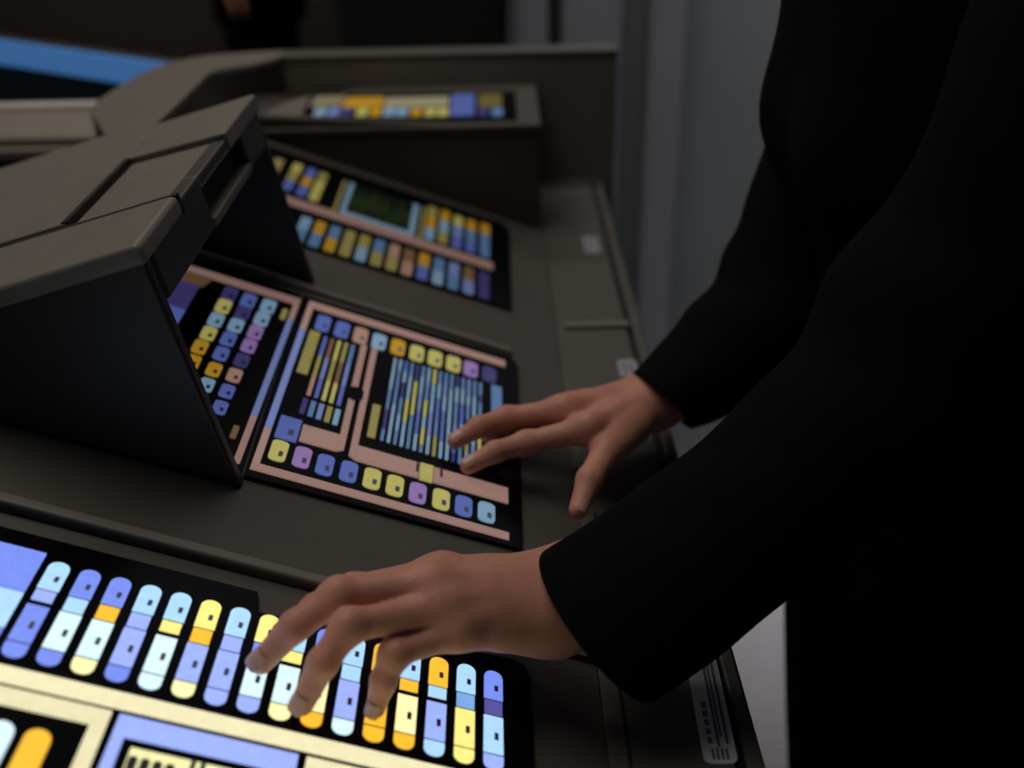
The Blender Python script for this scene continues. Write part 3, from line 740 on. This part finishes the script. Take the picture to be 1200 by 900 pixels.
# a second figure far behind, only hand and black uniform in view
Yb = 3.15
hp = pY(272, 2, Yb)
per2 = thing('person', (float(pY(305, 40, Yb)[0]), Yb+.05, 0), 'person in a black uniform standing beyond the console, one hand at the hip', 'person')
b0 = ORG[per2.name]
trousers(per2, b0[0], b0[1], 1)
rings = [[(b0[0]+rx*math.cos(a), b0[1]+ry*math.sin(a), z) for a in [2*math.pi*j/28 for j in range(28)]] for z, rx, ry in ((.86, .13, .175), (.95, .13, .178), (1.08, .115, .155), (1.25, .13, .18), (1.40, .115, .19), (1.47, .08, .13), (1.50, .06, .06))]
hx, hy = hp[0]+.048, b0[1]-.245
arm = limb([(hx, hy, 1.055, .040, .045), (hx+.02, hy+.01, 1.15, .045, .05), (hx+.04, hy+.04, 1.30, .052, .056), (hx+.07, hy+.09, 1.43, .05, .06)])
arm2 = limb([(b0[0]+.03, b0[1]+.23, .955, .040, .042), (b0[0]+.03, b0[1]+.225, 1.12, .045, .05), (b0[0]+.02, b0[1]+.21, 1.30, .052, .056), (b0[0]+.0, b0[1]+.16, 1.43, .05, .06)])
mesh('jacket', *join([loft(rings), arm, arm2]), CLOTH, per2, True)
# same hand surface, turned to hang down from the cuff
fd_ = unit(far_hand['fingers'][1]['j'][3]-W2); bk_ = unit(up2-fd_*(up2 @ fd_)); sd_ = np.cross(fd_, bk_)
Rt = np.stack([np.array([0, 0, -1.0]), np.array([0.25, -.968, 0]), np.cross([0, 0, -1.0], [0.25, -.968, 0])], 1) @ np.stack([fd_, bk_, sd_], 0)
hv = (VH2[::1]-W2) @ Rt.T + np.array([hx, hy, 1.075])
hv2 = (VH2-W2) @ Rt.T + np.array([b0[0]+.03, b0[1]+.23, .975])
hd2 = VHD-np.array([.345, .735, 1.46])+np.array([b0[0], b0[1], 1.46])
core = [[((x-b0[0])*.88+b0[0], (y-b0[1])*.88+b0[1], z) for x, y, z in r] for r in rings[1:]]
ca1 = limb([(hx, hy, 1.06, .024, .026), (hx+.02, hy+.01, 1.15, .033, .036), (hx+.04, hy+.04, 1.30, .042, .045), (hx+.09, hy+.14, 1.42, .04, .05)])
ca2 = limb([(b0[0]+.03, b0[1]+.23, .96, .024, .026), (b0[0]+.03, b0[1]+.225, 1.12, .033, .036), (b0[0]+.02, b0[1]+.21, 1.30, .042, .045), (b0[0], b0[1]+.12, 1.42, .04, .05)])
mesh('body', *join([(hv, FH2), (hv2, FH2), (hd2, FHD), loft(core), ca1, ca2]), SKIN, per2, True)
hr2 = [[(x-.345+b0[0], y-.735+b0[1], z) for x, y, z in r] for r in hr]
mesh('hair', *loft(hr2), HAIR, per2, True)

# ------------------------------------------------------------------ background furniture
Yc = 2.75
x0, x1 = float(pY(392, 20, Yc)[0]), float(pY(600, 20, Yc)[0])
ch = thing('swivel_chair', ((x0+x1)/2, Yc+.25, 0), 'black padded swivel chair standing behind the console end wall', 'chair')
xm = (x0+x1)/2; hw = (x1-x0)/2
bev(mesh('backrest', *prism([(xm-hw*.9, Yc, .46), (xm+hw*.9, Yc, .46), (xm+hw*.9, Yc+.09, .46), (xm-hw*.9, Yc+.09, .46)], [(xm-hw, Yc-.05, 1.18), (xm+hw, Yc-.05, 1.18), (xm+hw, Yc+.03, 1.18), (xm-hw, Yc+.03, 1.18)]), CHAIRM, ch), .03, 3)
box('seat', xm-hw, xm+hw, Yc+.06, Yc+.54, .40, .49, CHAIRM, ch, .03)
mesh('column', *limb([(xm, Yc+.3, .05, .03, .03), (xm, Yc+.3, .41, .03, .03)]), DARK, ch, True)
mesh('base_disc', *limb([(xm, Yc+.3, .0, .24, .24), (xm, Yc+.3, .03, .23, .23), (xm, Yc+.3, .06, .06, .06)]), DARK, ch, True)
for s in (-1, 1): box('armrest', xm+s*hw-.03 if s > 0 else xm-hw-.03, xm+s*hw+.03 if s > 0 else xm-hw+.03, Yc+.08, Yc+.42, .62, .66, CHAIRM, ch, .012)

# blue lit rail on a dark teal desk beyond, left
zb = 1.11
P0 = pZ(-160, 22, zb); P1 = pZ(225, 76, zb)
rl = thing('lit_rail', (float((P0+P1)[0]/2), float((P0+P1)[1]/2), 0), 'dark teal rail with a glowing blue light strip beyond the console', 'light strip')
dv = unit(P1-P0); nv = np.array([dv[1], -dv[0], 0]); nv = nv if nv[1] < 0 else -nv
def rail(name, z0, z1, a, b, m, bb=0):
    lo = [P0-nv*a, P1-nv*a, P1-nv*b, P0-nv*b]; lo = [np.array([p[0], p[1], z0]) for p in lo]; hi = [np.array([p[0], p[1], z1]) for p in lo]
    o = mesh(name, *prism(lo, hi), m, rl); return bev(o, bb) if bb else o
rail('light_strip', 1.070, 1.106, -.004, .012, glow((78, 136, 204), .45), .004)
rail('rail_body', .0, 1.069, .0, .10, TEAL)
rail('rail_cap', 1.070, 1.1055, .013, .03, DARK)
# pale side console with a bright top edge, between the rail and the curved arm
Ys = 1.34; Yn = 1.25
t1 = pY(105, 128, Ys); b1 = pY(124, 160, Yn)
sd = thing('side_console', (-.7, Ys, 0), 'pale beige low console end beside the curved arm, bright top edge', 'console')
zt_, zb_ = float(t1[2]), float(b1[2]); xt_ = xb_ = -.462
fb = [(-.95, Yn, zb_), (xb_, Yn, zb_), (xt_, Ys, zt_), (-.95, Ys, zt_)]
bev(mesh('front_board', *prism([(x, y, z-.012) for x, y, z in fb], fb), CBOX, sd), .002)
box('top_edge', -.95, xt_+.001, Ys+.0005, Ys+.022, zt_-.006, zt_+.006, mat('pale_edge_trim', (.62, .60, .60), .35), sd, .003)
box('ledge', -.95, xb_-.004, Yn-.014, Yn-.001, zb_-.022, zb_-.010, CBOX, sd, .002)
box('pedestal', -.95, xb_-.03, Yn+.002, Ys+.04, 0, zb_-.013, DARK, sd)
